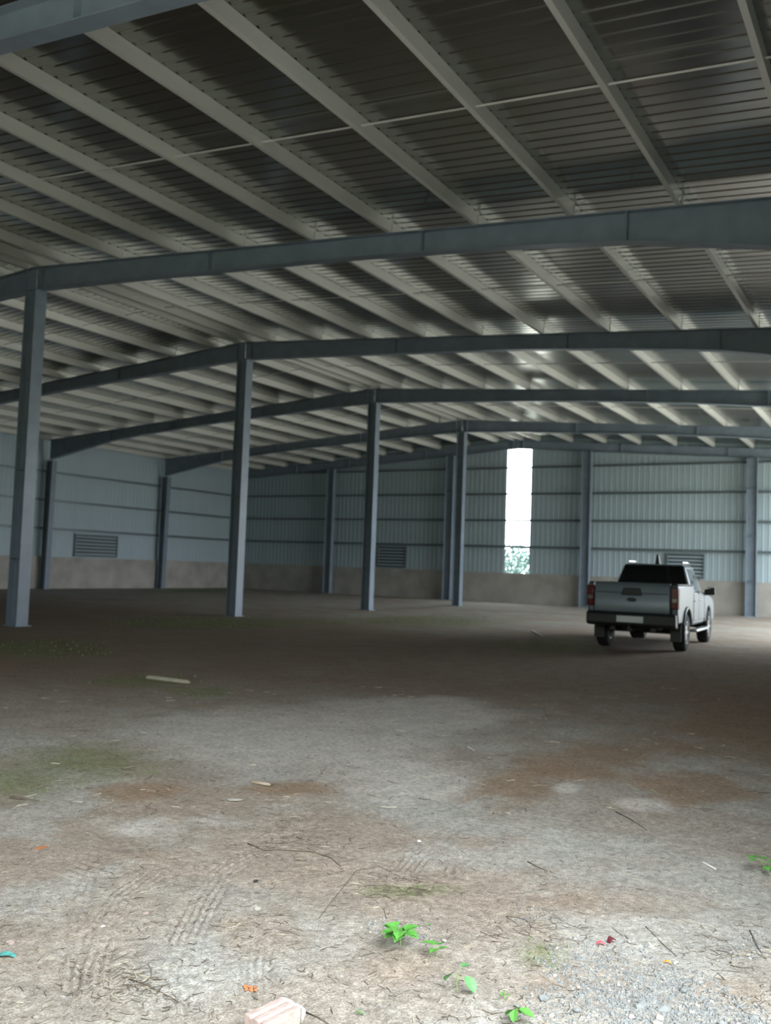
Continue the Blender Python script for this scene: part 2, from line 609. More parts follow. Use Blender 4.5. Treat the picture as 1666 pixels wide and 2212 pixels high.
wall_back = tag(empty('wall_back', (XR, YG, 0)), 'ribbed grey gable wall at the far end with a tall open slot', 'wall', kind='structure')
SLOT = (-0.63, 0.60)
VENT_B = (-7.75, -6.0, 1.50, 2.55)   # louvre in the gable wall (relative x, z)
p = MB()
p.box(-HALF, HALF, -0.11, 0.11, -0.25, PL)
p.build('plinth', M['plinth'], wall_back)


def gable_panels(parent, slot, door=None):
    edges = []
    if slot:
        x = slot[0]
        while x > -HALF + 0.01:
            edges.append((max(x - 1.0, -HALF), x))
            x -= 1.0
        x = slot[1]
    else:
        x = -HALF
    while x < HALF - 0.01:
        edges.append((x, min(x + 1.0, HALF)))
        x += 1.0
    for a, b in edges:
        if b - a < 0.02:
            continue
        zb_ = NEAR_TOP if door and door[0] - 0.3 < (a + b) / 2 < door[1] + 0.3 else PL
        o = link('cladding_panel', clad_mesh(b - a, zb_, z_roof(a) - 0.01, z_roof(b) - 0.01, 'x', -1 if slot else 1), parent)
        o.location = (a, 0, 0)


gable_panels(wall_back, SLOT)
for sg in (-1, 1):
    q = MB()
    q.prism([(0, z_roof(0) - 0.12), (sg * HALF, z_roof(HALF) - 0.12), (sg * HALF, z_roof(HALF) + 0.06), (0, z_roof(0) + 0.06)], 0.03, 0.05, 'y')
    q.build('verge_flashing', M['clad'], wall_back)
hd = clad_mesh(SLOT[1] - SLOT[0] + 0.1, z_top(0) - 0.36, z_roof(0) - 0.01, z_roof(0) - 0.01, 'x', -1)
link('cladding_panel', hd, wall_back).location = (SLOT[0] - 0.05, 0, 0)
GCOL = [-10.6, -3.5, 3.47, 10.6]
for z in GIRTS:
    xe = [-HALF] + GCOL + [HALF]
    for a, b in zip(xe[:-1], xe[1:]):
        g = MB()
        zsec(g, a + 0.02, b - 0.02, z, -0.024, 'x', -1)
        g.build('girt', M['girt'], wall_back)
wall_front = tag(empty('wall_front', (XR, YF, 0)), 'near gable wall with a wide doorway, behind the viewer', 'wall', kind='structure')
p = MB()
p.box(-HALF, DOOR_F[0], -0.11, 0.11, -0.25, PL).box(DOOR_F[1], HALF, -0.11, 0.11, -0.25, PL)
p.build('plinth', M['plinth'], wall_front)
gable_panels(wall_front, None, DOOR_F)

# ------------------------------------------------------------------ roof: sheets, purlins, sag rods
ceiling = tag(empty('ceiling', (XR, 0, 0)), 'shiny ribbed metal roof underside carried on pale purlins', 'ceiling', kind='structure')
SHEET_W = 0.92


def roof_sheet_mesh(sign):
    prof = rib_profile(SHEET_W, 4, 0.010, 0.004, 0.03, 0.07)
    n = len(prof)
    vs = []
    for rel in (0.02, HALF + 0.25):
        for a, o in prof:
            vs.append((sign * rel, a, z_roof(rel) + 0.006 + o))
    fs = [tuple(range(n)), tuple(range(n, 2 * n))[::-1]] + [(i, (i + 1) % n, n + (i + 1) % n, n + i) for i in range(n)]
    b = MB()
    b.add(vs, fs)
    me = b.mesh('roof_sheet')
    me.materials.append(M['roof'])
    fix_normals(me)
    return me


for sign in (-1, 1):
    me = roof_sheet_mesh(sign)
    y = YF - 0.1
    while y < YG + 0.1:
        o = link('roof_sheet', me, ceiling)
        o.location = (0, y, 0)
        y += SHEET_W
b = MB()
b.prism([(-0.3, z_roof(0.3) + 0.05), (0, z_roof(0) + 0.07), (0.3, z_roof(0.3) + 0.05), (0.3, z_roof(0.3) + 0.045), (0, z_roof(0) + 0.06), (-0.3, z_roof(0.3) + 0.045)], YF, YG, 'y')
b.build('ridge_cap', M['roof'], ceiling)

PURLINS = [0.22] + [1.067 + 1.589 * k for k in range(10)] + [16.75]
bays = [YF, FY[0] - BAY] + FY + [YG]
for sign in (-1, 1):
    for rel in PURLINS:
        zb = z_top(rel)
        d, fl, t, lip = 0.2, 0.065, 0.005, 0.018
        # channel with its flat back towards +x
        poly = [(0, 0), (0, d), (-fl, d), (-fl, d - lip), (-fl + t, d - lip), (-fl + t, d - t), (-t, d - t), (-t, t), (-fl + t, t), (-fl + t, lip), (-fl, lip), (-fl, 0)]
        g = MB()
        g.prism([(sign * rel + px, zb + pz) for px, pz in poly], 0.0, 1.0, 'y')
        me = g.mesh('purlin')
        me.materials.append(M['purlin'])
        fix_normals(me)
        for a, bb in zip(bays[:-1], bays[1:]):
            o = link('purlin', me, ceiling)
            o.location = (0, a + 0.01, 0)
            o.scale = (1, bb - a - 0.02, 1)
    for a, bb in zip(bays[1:-1], bays[2:]):
        ym = (a + bb) / 2
        g = MB()
        g.tube([(sign * r, ym, z_top(r) + 0.07) for r in (0.3, 6, 11, HALF - 0.5)], 0.012, 6)
        g.build('sag_rod', M['purlin'], ceiling)


# ------------------------------------------------------------------ steel frame members
def rafter_depth(r):
    pts = [(0, 0.50), (2.0, 0.45), (8, 0.36), (11, 0.39), (13.0, 0.46), (HALF - 0.35, 0.88)]
    for (a, da), (b, db) in zip(pts[:-1], pts[1:]):
        if r <= b:
            return da + (db - da) * (r - a) / (b - a)
    return pts[-1][1]


def rafter(y, sign, label, group, gable=False):
    t = empty('roof_rafter', (XR, y, 0))
    tag(t, label, 'roof beam', group, 'thing')
    rs = [0.012, 2, 5, 8, 11, 13, HALF - 0.35]
    fw, ft, wt = 0.11, 0.014, 0.010
    k = 0.55 if gable else 1.0

    def bot(r):
        return z_top(r) - (0.40 if gable else rafter_depth(r))
    w = MB()
    f1, f2 = MB(), MB()
    for a, b in zip(rs[:-1], rs[1:]):
        for mbx, (yw, la, ua, lb, ub) in ((w, (wt / 2, bot(a) + ft, z_top(a) - ft, bot(b) + ft, z_top(b) - ft)),
                                          (f1, (fw, z_top(a) - ft, z_top(a), z_top(b) - ft, z_top(b))),
                                          (f2, (fw, bot(a), bot(a) + ft, bot(b), bot(b) + ft))):
            xa, xb = sign * a, sign * b
            mbx.hexa([(xa, -yw, la), (xb, -yw, lb), (xb, yw, lb), (xa, yw, la)], [(xa, -yw, ua), (xb, -yw, ub), (xb, yw, ub), (xa, yw, ua)])
    w.build('web', M['steel'], t)
    f1.build('flange', M['steel'], t)
    f2.build('flange', M['steel'], t)
    for r in PURLINS:
        c = MB()
        c.box(sign * r + 0.004, sign * r + 0.012, -0.07, 0.07, z_top(r) - 0.003, z_top(r) + 0.17)
        c.build('purlin_cleat', M['purlin'], t)
    for r in (0.25, 5.0, 9.6, 13.0):
        s = MB()
        s.hexa([(sign * r - 0.008, -0.1, bot(r) + ft), (sign * r + 0.008, -0.1, bot(r) + ft), (sign * r + 0.008, 0.1, bot(r) + ft), (sign * r - 0.008, 0.1, bot(r) + ft)],
               [(sign * r - 0.008, -0.1, z_top(r) - ft), (sign * r + 0.008, -0.1, z_top(r) - ft), (sign * r + 0.008, 0.1, z_top(r) - ft), (sign * r - 0.008, 0.1, z_top(r) - ft)])
        s.build('stiffener', M['steel'], t)
    return t


ORD = ['overhead at the top left corner of the view', 'nearest of the long beams', 'second of the long beams from the viewer',
       'third of the long beams from the viewer', 'fourth of the long beams from the viewer']
RG = 'tapered roof beams of the portal frames'
rafter(FY[0], 1, 'grey steel roof beam crossing the top left corner of the view', RG)
rafter(FY[1], 1, 'grey steel roof beam running right from the nearest ridge column', RG)
rafter(FY[1], -1, 'short visible grey beam end left of the nearest ridge column', RG)
rafter(FY[2], 1, 'slate steel roof beam running right from the second ridge column', RG)
rafter(FY[2], -1, 'slate roof beam sloping down left from the second ridge column behind the nearest column', RG)
rafter(FY[3], 1, 'dark steel roof beam running right from the third ridge column', RG)
rafter(FY[3], -1, 'dark roof beam sloping down left from the third ridge column', RG)
rafter(FY[4], 1, 'thin looking roof beam running right from the farthest ridge column', RG)
rafter(FY[4], -1, 'dark roof beam sloping down left from the farthest ridge column', RG)
rafter(YG - 0.20, 1, 'roof beam along the gable wall top right of the bright slot', RG, True)
rafter(YG - 0.20, -1, 'roof beam along the gable wall top left of the bright slot', RG, True)


def column(x, y, ztop, label, group, D=0.34, B=0.30, web_along='x', d_top=None, anchor=0):
    """I-section column; flanges face +-web_along. anchor: +-1 keeps that flange vertical when tapered"""
    t = empty('steel_column', (x, y, 0))
    tag(t, label, 'column', group, 'thing')
    ft, wt = 0.016, 0.012
    dt = d_top or D

    def put(bld, u0, u1, U0, U1, v, z0, z1):
        if web_along == 'x':
            bld.hexa([(u0, -v, z0), (u1, -v, z0), (u1, v, z0), (u0, v, z0)], [(U0, -v, z1), (U1, -v, z1), (U1, v, z1), (U0, v, z1)])
        else:
            bld.hexa([(-v, u0, z0), (v, u0, z0), (v, u1, z0), (-v, u1, z0)], [(-v, U0, z1), (v, U0, z1), (v, U1, z1), (-v, U1, z1)])
    lo0, hi0 = -D / 2, D / 2
    if anchor < 0:
        lo1, hi1 = lo0, lo0 + dt
    elif anchor > 0:
        lo1, hi1 = hi0 - dt, hi0
    else:
        lo1, hi1 = -dt / 2, dt / 2
    w, a, b = MB(), MB(), MB()
    put(w, lo0 + ft, hi0 - ft, lo1 + ft, hi1 - ft, wt / 2, 0.02, ztop)
    put(a, lo0, lo0 + ft, lo1, lo1 + ft, B / 2, 0.02, ztop)
    put(b, hi0 - ft, hi0, hi1 - ft, hi1, B / 2, 0.02, ztop)
    w.build('web', M['steel'], t)
    a.build('flange', M['steel'], t)
    b.build('flange', M['steel'], t)
    p = MB()
    e = 0.05
    put(p, lo0 - e, hi0 + e, lo0 - e, hi0 + e, B / 2 + e, -0.06, 0.02)
    p.build('base_plate', M['steel'], t)
    for z in (PL + 0.02, 3.35, 5.3):
        s = MB()
        put(s, lo0 + ft, hi0 - ft, lo0 + ft, hi0 - ft, B / 2 - 0.02, z, z + 0.012)
        s.build('stiffener', M['steel'], t)
    return t


CG = 'ridge columns in a row down the middle'
ct = z_top(0) - 0.52
column(XR, FY[1], ct, 'nearest steel ridge column, at the left edge of the view', CG)
column(XR, FY[2], ct, 'second steel ridge column from the viewer, between the left wall and the dark corner', CG)
column(XR, FY[3], ct, 'third steel ridge column, beside the gable wall louvre', CG)
column(XR, FY[4], ct, 'farthest steel ridge column, left of the bright slot', CG)
WG = 'columns standing against the walls'
eave = z_top(HALF) - 0.89
column(XL + 0.44, FY[3], eave, 'wall column partly hidden behind the nearest ridge column', WG, 0.32, 0.26, 'x', 0.40, -1)
column(XL + 0.44, FY[4], eave, 'dark wall column standing alone on the left wall', WG, 0.32, 0.26, 'x', 0.40, -1)
for k, lab in enumerate(['dark gable wall column between the second and third ridge columns', 'dark gable wall column just behind the farthest ridge column',
                         'dark gable wall column right of the bright slot', 'grey gable wall column right of the pickup truck']):
    column(XR + GCOL[k], YG - 0.40, z_top(GCOL[k]) - 0.42, lab, WG, 0.42, 0.28, 'x')


# ------------------------------------------------------------------ louvred vents
def louvre(loc, rz, w, h, label):
    t = empty('louvre_vent', loc, rz)
    tag(t, label, 'vent', 'louvred vents low in the walls', 'thing')
    f = MB()
    e = 0.05
    f.box(-w / 2, w / 2, -0.05, 0.05, 0, e).box(-w / 2, w / 2, -0.05, 0.05, h - e, h)
    f.box(-w / 2, -w / 2 + e, -0.05, 0.05, e, h - e).box(w / 2 - e, w / 2, -0.05, 0.05, e, h - e)
    f.build('frame', M['girt'], t)
    bk = MB()
    bk.box(-w / 2 + e, w / 2 - e, 0.045, 0.05, e, h - e)
    bk.build('backing', M['trim'], t)
    n = 6
    for k in range(n):
        z = e + (h - 2 * e) * (k + 0.5) / n
        s = MB()
        s.hexa([(-w / 2 + e, -0.045, z - 0.05), (w / 2 - e, -0.045, z - 0.05), (w / 2 - e, 0.035, z + 0.035), (-w / 2 + e, 0.035, z + 0.035)],
               [(-w / 2 + e, -0.045, z - 0.032), (w / 2 - e, -0.045, z - 0.032), (w / 2 - e, 0.035, z + 0.043), (-w / 2 + e, 0.035, z + 0.043)])
        s.build('slat', M['clad'], t)
    return t


louvre((XR + (VENT_B[0] + VENT_B[1]) / 2, YG - 0.085, VENT_B[2]), 0, 1.7, 1.05, 'grey louvred vent in the gable wall beside the third ridge column')
louvre((XR + 7.85, YG - 0.085, VENT_B[2]), 0, 1.6, 1.05, 'grey louvred vent in the gable wall above and behind the truck mirror')
louvre((XL + 0.085, 30.7, VENT_B[2] - 0.02), math.pi / 2, 2.6, 1.05, 'grey louvred vent in the left wall beside the lone dark column')


# ------------------------------------------------------------------ pickup truck (x forward, y left, z up)
def truck(loc, heading):
    T = empty('pickup_truck', loc, heading)
    tag(T, 'pale silver pickup truck parked near the gable wall, seen from behind', 'truck', kind='thing')
    AX = 1.61
    R = 0.395

    def arch(cx, r, a0, a1, n=12):
        return [(cx + r * math.cos(a0 + (a1 - a0) * i / n), R + r * math.sin(a0 + (a1 - a0) * i / n)) for i in range(n + 1)]
    # bed sides, hollow bed
    zb = 0.60
    ra = 0.50
    th = math.asin((zb - R) / ra)
    for s in (1, -1):
        p = [(-2.66, 0.72), (-2.60, zb)] + arch(-AX, ra, math.pi - th, th) + [(-0.74, zb), (-0.74, 1.38), (-2.68, 1.38), (-2.72, 1.32), (-2.72, 0.8)]
        b = MB()
        b.prism(p, s * 0.915, s * 0.79, 'y')
        o = b.build('bed_side', M['body'], T, 0.03, 3)
        r = MB()
        r.box(-2.68, -0.76, min(s * 0.80, s * 0.90), max(s * 0.80, s * 0.90), 1.38, 1.405)
        r.build('bed_rail', M['trim'], T, 0.008)
        # wheel arch lip
        fl = MB()
        q = arch(-AX, ra + 0.045, math.pi - 0.35, 0.35) + arch(-AX, ra - 0.01, 0.35, math.pi - 0.35)
        fl.prism(q, s * 0.955, s * 0.885, 'y')
        fl.build('fender_flare', M['body'], T, 0.02, 2)
    b = MB()
    b.box(-2.64, -0.74, -0.79, 0.79, 0.70, 0.76).box(-0.80, -0.74, -0.79, 0.79, 0.76, 1.36)
    b.box(-2.1, -1.12, 0.56, 0.79, 0.76, 0.98).box(-2.1, -1.12, -0.79, -0.56, 0.76, 0.98)
    b.build('bed_floor', M['trim'], T)
    # tailgate
    g = MB()
    g.prism([(-2.66, 0.78), (-2.735, 0.80), (-2.75, 1.02), (-2.735, 1.07), (-2.735, 1.34), (-2.70, 1.41), (-2.64, 1.41), (-2.64, 0.78)], -0.765, 0.765, 'y')
    tg = g.build('tailgate', M['body'], T, 0.018, 3)
    c = MB()
    c.box(-2.742, -2.73, -0.72, 0.72, 1.19, 1.205)
    c.build('crease_strip', M['trim'], tg)
    c = MB()
    c.prism([(-0.21, 1.15), (0.21, 1.15), (0.17, 1.30), (-0.17, 1.30)], -2.765, -2.72, 'x')
    c.build('tailgate_handle', M['trim'], tg, 0.01)
    c = MB()
    c.prism([(0.10 * math.cos(i * math.pi / 8), 1.06 + 0.045 * math.sin(i * math.pi / 8)) for i in range(16)], -2.762, -2.735, 'x')
    c.build('emblem', M['trim'], tg, 0.004)
    # tail lights
    for s in (1, -1):
        l = MB()
        y0, y1 = sorted((s * 0.775, s * 0.925))
        l.prism([(-2.56, 0.90), (-2.745, 0.90), (-2.755, 1.33), (-2.56, 1.33)], y0, y1, 'y')
        tl = l.build('tail_light', M['red'], T, 0.02, 2)
        l = MB()
        y0, y1 = sorted((s * 0.80, s * 0.905))
        l.box(-2.765, -2.74, y0, y1, 1.04, 1.12)
        l.build('reverse_lens', M['clear'], tl, 0.006)
    # bumper, plate, tow bar
    b = MB()
    b.prism([(-2.60, 0.50), (-2.80, 0.52), (-2.88, 0.56), (-2.88, 0.76), (-2.82, 0.80), (-2.62, 0.80)], -0.90, 0.90, 'y')
    bu = b.build('rear_bumper', M['trim'], T, 0.025, 2)
    b = MB()
    b.box(-2.894, -2.882, -0.27, 0.27, 0.60, 0.73)
    b.build('number_plate', M['plate'], bu, 0.004)
    b = MB()
    b.box(-2.90, -2.5, -0.04, 0.04, 0.42, 0.50).tube([(-2.95, 0, 0.50), (-2.95, 0, 0.56)], 0.025, 8).box(-3.0, -2.88, -0.03, 0.03, 0.47, 0.50)
    b.build('tow_hitch', M['trim'], T)
    # cab lower body with door shut lines as separate doors
    p = [(-0.70, 0.50), (0.98, 0.50), (0.98, 1.20), (-0.70, 1.25)]
    b = MB()
    b.prism(p, -0.89, 0.89, 'y')
    b.build('cab_body', M['body'], T, 0.05, 3)
    for s in (1, -1):
        for x0, x1 in ((-0.62, 0.10), (0.12, 0.94)):
            d = MB()
            d.prism([(x0, 0.60), (x1, 0.60), (x1, 1.18), (x0, 1.215)], s * 0.87, s * 0.905, 'y')
            dr = d.build('door', M['body'], T, 0.015, 2)
            h = MB()
            y0, y1 = sorted((s * 0.90, s * 0.935))
            h.box(x0 + 0.06, x0 + 0.26, y0, y1, 1.02, 1.05)
            h.build('door_handle', M['chrome'], dr, 0.008)
        st = MB()
        y0, y1 = sorted((s * 0.84, s * 1.0))
        st.box(-0.75, 1.0, y0, y1, 0.36, 0.42)
        st.build('side_step', M['alloy'], T, 0.02, 2)
    # front fenders + bonnet
    pf = [(0.99, 0.52), (1.10, 0.52)] + arch(AX, 0.48, math.pi - 0.27, 0.27) + [(2.10, 0.50), (2.42, 0.56), (2.48, 0.80), (2.42, 0.98), (2.2, 1.06), (1.3, 1.19), (0.99, 1.205)]
    for s in (1, -1):
        f = MB()
        f.prism(pf, s * 0.91, s * 0.72, 'y')
        f.build('front_fender', M['body'], T, 0.04, 3)
        hl = MB()
        y0, y1 = sorted((s * 0.55, s * 0.90))
        hl.prism([(2.30, 0.84), (2.46, 0.84), (2.43, 0.98), (2.25, 1.03)], y0, y1, 'y')
        hl.build('headlight', M['chrome'], T, 0.015)
    b = MB()
    b.hexa([(0.99, -0.74, 0.7), (2.44, -0.70, 0.7), (2.44, 0.70, 0.7), (0.99, 0.74, 0.7)],
           [(0.99, -0.74, 1.21), (2.30, -0.68, 1.09), (2.30, 0.68, 1.09), (0.99, 0.74, 1.21)])
    b.build('bonnet', M['body'], T, 0.05, 3)
    b = MB()
    b.box(2.43, 2.50, -0.55, 0.55, 0.62, 0.98)
    b.build('grille', M['trim'], T, 0.02)
    b = MB()
    b.prism([(2.2, 0.40), (2.5, 0.42), (2.56, 0.5), (2.56, 0.62), (2.45, 0.66), (2.2, 0.6)], -0.88, 0.88, 'y')
    b.build('front_bumper', M['trim'], T, 0.02)
    # greenhouse
    zl, zu = 1.20, 1.83
    bx0, bx1, tx0, tx1 = -0.71, 1.34, -0.50, 0.62
    wb, wt_ = 0.87, 0.665
    bot = [(bx0, -wb, zl), (bx1, -wb * 0.9, zl), (bx1, wb * 0.9, zl), (bx0, wb, zl)]
    top = [(tx0, -wt_, zu), (tx1, -wt_, zu), (tx1, wt_, zu), (tx0, wt_, zu)]
    b = MB()
    b.hexa(bot, top)
    b.build('cab_roof', M['body'], T, 0.07, 4)

    def pane(quad, name, off=0.012, thick=0.012, mt='glass', inset=None):
        q = [Vector(v) for v in quad]
        n = (q[1] - q[0]).cross(q[3] - q[0]).normalized()
        cen = sum(q, Vector()) / 4
        mid_ = Vector((0.2, 0, 1.4))
        if n.dot(cen - mid_) < 0:
            n = -n
        b = MB()
        b.hexa([v - n * thick for v in q], [v + n * off for v in q])
        return b.build(name, M[mt], T, 0.006)

    def lerp(a, b, t):
        return tuple(a[i] + (b[i] - a[i]) * t for i in range(3))

    def sub(A, B, Cc, D, u0, u1, v0, v1):   # A,B bottom; D,C top corners
        def P(u, v):
            return lerp(lerp(A, B, u), lerp(D, Cc, u), v)
        return [P(u0, v0), P(u1, v0), P(u1, v1), P(u0, v1)]
    pane(sub(bot[0], bot[3], top[3], top[0], 0.025, 0.975, 0.08, 0.95), 'rear_window')
    pane(sub(bot[1], bot[2], top[2], top[1], 0.06, 0.94, 0.10, 0.90), 'windscreen')
    for (A, B, Cc, D) in ((bot[0], bot[1], top[1], top[0]), (bot[3], bot[2], top[2], top[3])):
        pane(sub(A, B, Cc, D, 0.10, 0.40, 0.10, 0.86), 'side_window')
        pane(sub(A, B, Cc, D, 0.43, 0.84, 0.10, 0.86), 'side_window')
    for s in (1, -1):
        r = MB()
        r.tube([(tx0 + 0.08, s * 0.60, zu - 0.01), (tx0 + 0.14, s * 0.60, zu + 0.055), (tx1 - 0.14, s * 0.60, zu + 0.055), (tx1 - 0.06, s * 0.60, zu - 0.01)], 0.016, 8)
        r.build('roof_rail', M['chrome'], T, smooth=True)
        mir = MB()
        mir.hexa([(1.02, s * 0.88, 1.14), (1.14, s * 0.88, 1.14), (1.14, s * 1.12, 1.16), (1.02, s * 1.12, 1.16)][::s],
                 [(1.02, s * 0.88, 1.28), (1.14, s * 0.88, 1.28), (1.12, s * 1.12, 1.33), (1.02, s * 1.12, 1.33)][::s])
        mo = mir.build('side_mirror', M['trim'], T, 0.025, 2)
        cap = MB()
        y0, y1 = sorted((s * 0.93, s * 1.125))
        cap.box(1.05, 1.15, y0, y1, 1.315, 1.34)
        cap.build('mirror_cap', M['chrome'], mo, 0.01)
    a = MB()
    a.hexa([(-0.1, -0.05, zu), (0.16, -0.04, zu), (0.16, 0.04, zu), (-0.1, 0.05, zu)], [(-0.12, -0.02, zu + 0.22), (-0.06, -0.02, zu + 0.24), (-0.06, 0.02, zu + 0.24), (-0.12, 0.02, zu + 0.22)])
    a.build('antenna', M['trim'], T, 0.01)
    # chassis
    b = MB()
    b.box(-2.6, 2.2, 0.36, 0.46, 0.42, 0.58).box(-2.6, 2.2, -0.46, -0.36, 0.42, 0.58).box(-0.7, 1.8, -0.45, 0.45, 0.34, 0.52)
    b.tube([(-AX, -0.75, R), (-AX, 0.75, R)], 0.06, 8).tube([(AX, -0.75, R), (AX, 0.75, R)], 0.05, 8)
    b.build('chassis', M['trim'], T)
    b = MB()
    b.lathe([(0.02, -0.13), (0.16, -0.11), (0.19, 0), (0.16, 0.11), (0.02, 0.13)], -AX, 0.05, R, 12)
    b.build('differential', M['trim'], T)
    # wheels
    for x in (-AX, AX):
        for s in (1, -1):
            yc = s * 0.80
            w = MB()
            prof = [(0.24, -0.125), (0.34, -0.13), (0.385, -0.105), (0.395, -0.06), (0.395, 0.06), (0.385, 0.105), (0.34, 0.13), (0.24, 0.125), (0.24, -0.125)]
            w.lathe(prof, x, yc, R, 36)
            wh = w.build('wheel', M['tyre'], T, smooth=True)
            r = MB()
            r.lathe([(0.245, -0.12), (0.245, 0.12), (0.225, 0.118), (0.215, 0.02), (0.215, -0.12), (0.245, -0.12)], x, yc, R, 32)
            yo = yc + s * 0.085
            for k in range(6):
                w_ = 2 * math.pi * k / 6
                ca_, sa_ = math.cos(w_), math.sin(w_)
                pts = []
                for rr, hw in ((0.04, 0.035), (0.225, 0.028)):
                    for e in (-1, 1):
                        pts.append((x + rr * ca_ - e * hw * sa_, R + rr * sa_ + e * hw * ca_))
                quad = [pts[0], pts[2], pts[3], pts[1]]
                r.prism(quad, yo, yo + s * 0.025, 'y')
            r.lathe([(0.0, 0.03 * s), (0.05, 0.03 * s), (0.055, 0.0), (0.0, 0.0)], x, yo, R, 12)
            r.build('rim', M['alloy'], wh)
    for s in (1, -1):
        f = MB()
        y0, y1 = sorted((s * 0.68, s * 0.90))
        f.box(-2.18, -2.165, y0, y1, 0.22, 0.62)
        f.build('mud_flap', M['trim'], T)
    sp = MB()
    sp.lathe([(0.02, -0.1), (0.30, -0.1), (0.33, -0.05), (0.33, 0.05), (0.30, 0.1), (0.02, 0.1)], 0, 0, 0, 24)
    spo = sp.build('spare_wheel', M['tyre'], T)
    spo.rotation_euler = (math.pi / 2, 0, 0)
    spo.location = (-2.25, 0, 0.53)
    return T


TRUCK_LOC, TRUCK_HEAD = (-5.27, 21.6, 0.0), math.radians(93.0)
truck(TRUCK_LOC, TRUCK_HEAD)


# ------------------------------------------------------------------ things lying about
def rock_mesh(seed, n=1):
    import bmesh
    bm = bmesh.new()
    bmesh.ops.create_icosphere(bm, subdivisions=n, radius=1.0)
    r = random.Random(seed)
    k = [Vector((r.uniform(-1, 1), r.uniform(-1, 1), r.uniform(-1, 1))).normalized() for _ in range(5)]
    cut = [r.uniform(0.55, 0.85) for _ in k]
    for v in bm.verts:
        for d, c in zip(k, cut):
            t = v.co.dot(d)
            if t > c:
                v.co -= d * (t - c)
        v.co *= r.uniform(0.94, 1.06)
        v.co.z *= 0.7
    me = bpy.data.meshes.new('stone')
    bm.to_mesh(me)
    bm.free()
    return me


ROCKS = [rock_mesh(i) for i in range(6)]
for i, me in enumerate(ROCKS):
    me.materials.append(M['stone2'] if i % 3 == 2 else M['stone'])


def in_gravel(px, py):
    """density of loose gravel at a photograph position"""
    d = 0.0
    for cx, cy, rx, ry, k in [(1400, 2160, 190, 75, 1.0), (1260, 2080, 110, 60, 0.6), (1520, 2190, 150, 50, 0.9), (1370, 2050, 60, 30, 0.4), (1610, 2040, 60, 40, 0.4),
                              (1150, 1975, 60, 22, 0.3), (830, 2000, 60, 18, 0.35), (900, 2010, 70, 22, 0.3), (1200, 2170, 90, 50, 0.45), (1250, 1915, 50, 14, 0.2), (1520, 1905, 60, 16, 0.2)]:
        d = max(d, k * max(0.0, 1 - ((px - cx) / rx) ** 2 - ((py - cy) / ry) ** 2) ** 0.5)
    return d


stones, pebbles = [], []
tries = 0
while len(stones) < 290 and tries < 60000:
    tries += 1
    px, py = random.uniform(700, 1680), random.uniform(1890, 2230)
    if random.random() < in_gravel(px, py):
        stones.append((px, py))
tries = 0
while len(pebbles) < 7000 and tries < 200000:
    tries += 1
    px, py = random.uniform(-40, 1720), random.uniform(1760, 2260)
    if random.random() < max(0.045, in_gravel(px, py) ** 1.3):
        pebbles.append((px, py))
for i, (px, py) in enumerate(stones):
    x, y = ground(px, py)
    big = random.random() < 0.07 and py > 2140
    s = random.uniform(0.014, 0.026) if big else random.uniform(0.005, 0.010)
    o = link('stone', ROCKS[i % 6], floor)
    o.location = (x, y, floor_z(x, y) + s * 0.25)
    o.scale = (s * random.uniform(0.8, 1.4), s, s * random.uniform(0.7, 1.0))
    o.rotation_euler = (random.uniform(-0.3, 0.3), random.uniform(-0.3, 0.3), random.uniform(0, 6.28))
g = MB()
for px, py in pebbles:
    x, y = ground(px, py)
    s = random.uniform(0.0018, 0.004) if in_gravel(px, py) < 0.1 else random.uniform(0.003, 0.0068)
    z = floor_z(x, y)
    a = random.uniform(0, 6.28)
    vs = [(x + s * 1.2 * math.cos(a + k * 2.09 + random.uniform(-0.3, 0.3)), y + s * math.sin(a + k * 2.09 + random.uniform(-0.3, 0.3)), z - 0.001) for k in range(3)]
    vs += [(x + 0.55 * (v[0] - x) + s * 0.1, y + 0.55 * (v[1] - y), z + s * random.uniform(0.6, 1.0)) for v in vs]
    g.add(vs, [(3, 4, 5), (0, 1, 4, 3), (1, 2, 5, 4), (2, 0, 3, 5)])
gr = g.build('gravel', M['stone'], floor)
gr['kind'] = 'stuff'

# dry twigs and straw
tw, st = MB(), MB()


def sliver(bld, px, py, L, ang, rad, bend=0.0):
    x, y = ground(px, py)
    pts = []
    for t in (-0.5, 0.0, 0.5):
        a = ang + bend * t
        xx, yy = x + L * t * math.cos(a), y + L * t * math.sin(a)
        pts.append((xx, yy, floor_z(xx, yy) + rad * 1.2))
    bld.tube(pts, [rad, rad, rad * 0.5], 3)


for i in range(1100):
    px = random.uniform(-20, 1690)
    py = 1740 + 480 * random.random() ** 0.8
    ang = random.gauss(math.radians(100), 0.9)
    bld = tw if random.random() < 0.72 else st
    sliver(bld, px, py, random.uniform(0.015, 0.06), ang, random.uniform(0.0009, 0.002), random.uniform(-1, 1))
for cx, cy, n in [(250, 2110, 70), (300, 2140, 60), (640, 1800, 60), (860, 1915, 90), (560, 2000, 40), (1180, 2010, 70), (1620, 2060, 60), (1640, 2160, 50), (660, 1825, 50)]:
    for i in range(n):
        sliver(tw if random.random() < 0.7 else st, random.gauss(cx, 55), random.gauss(cy, 18), random.uniform(0.03, 0.11), random.uniform(0, 6.28), random.uniform(0.0008, 0.0018), random.uniform(-1.2, 1.2))
for i in range(500):
    px, py = random.uniform(-20, 1690), random.uniform(1480, 1760)
    sliver(tw if random.random() < 0.5 else st, px, py, random.uniform(0.03, 0.12), random.uniform(0, 6.28), random.uniform(0.0015, 0.003), random.uniform(-1, 1))
tag(tw.build('dry_twigs', M['twig']), 'dark dry twigs and stalks strewn over the near dirt floor', 'twigs', kind='stuff')
tag(st.build('straw', M['straw']), 'pale bits of straw strewn over the near dirt floor', 'straw', kind='stuff')

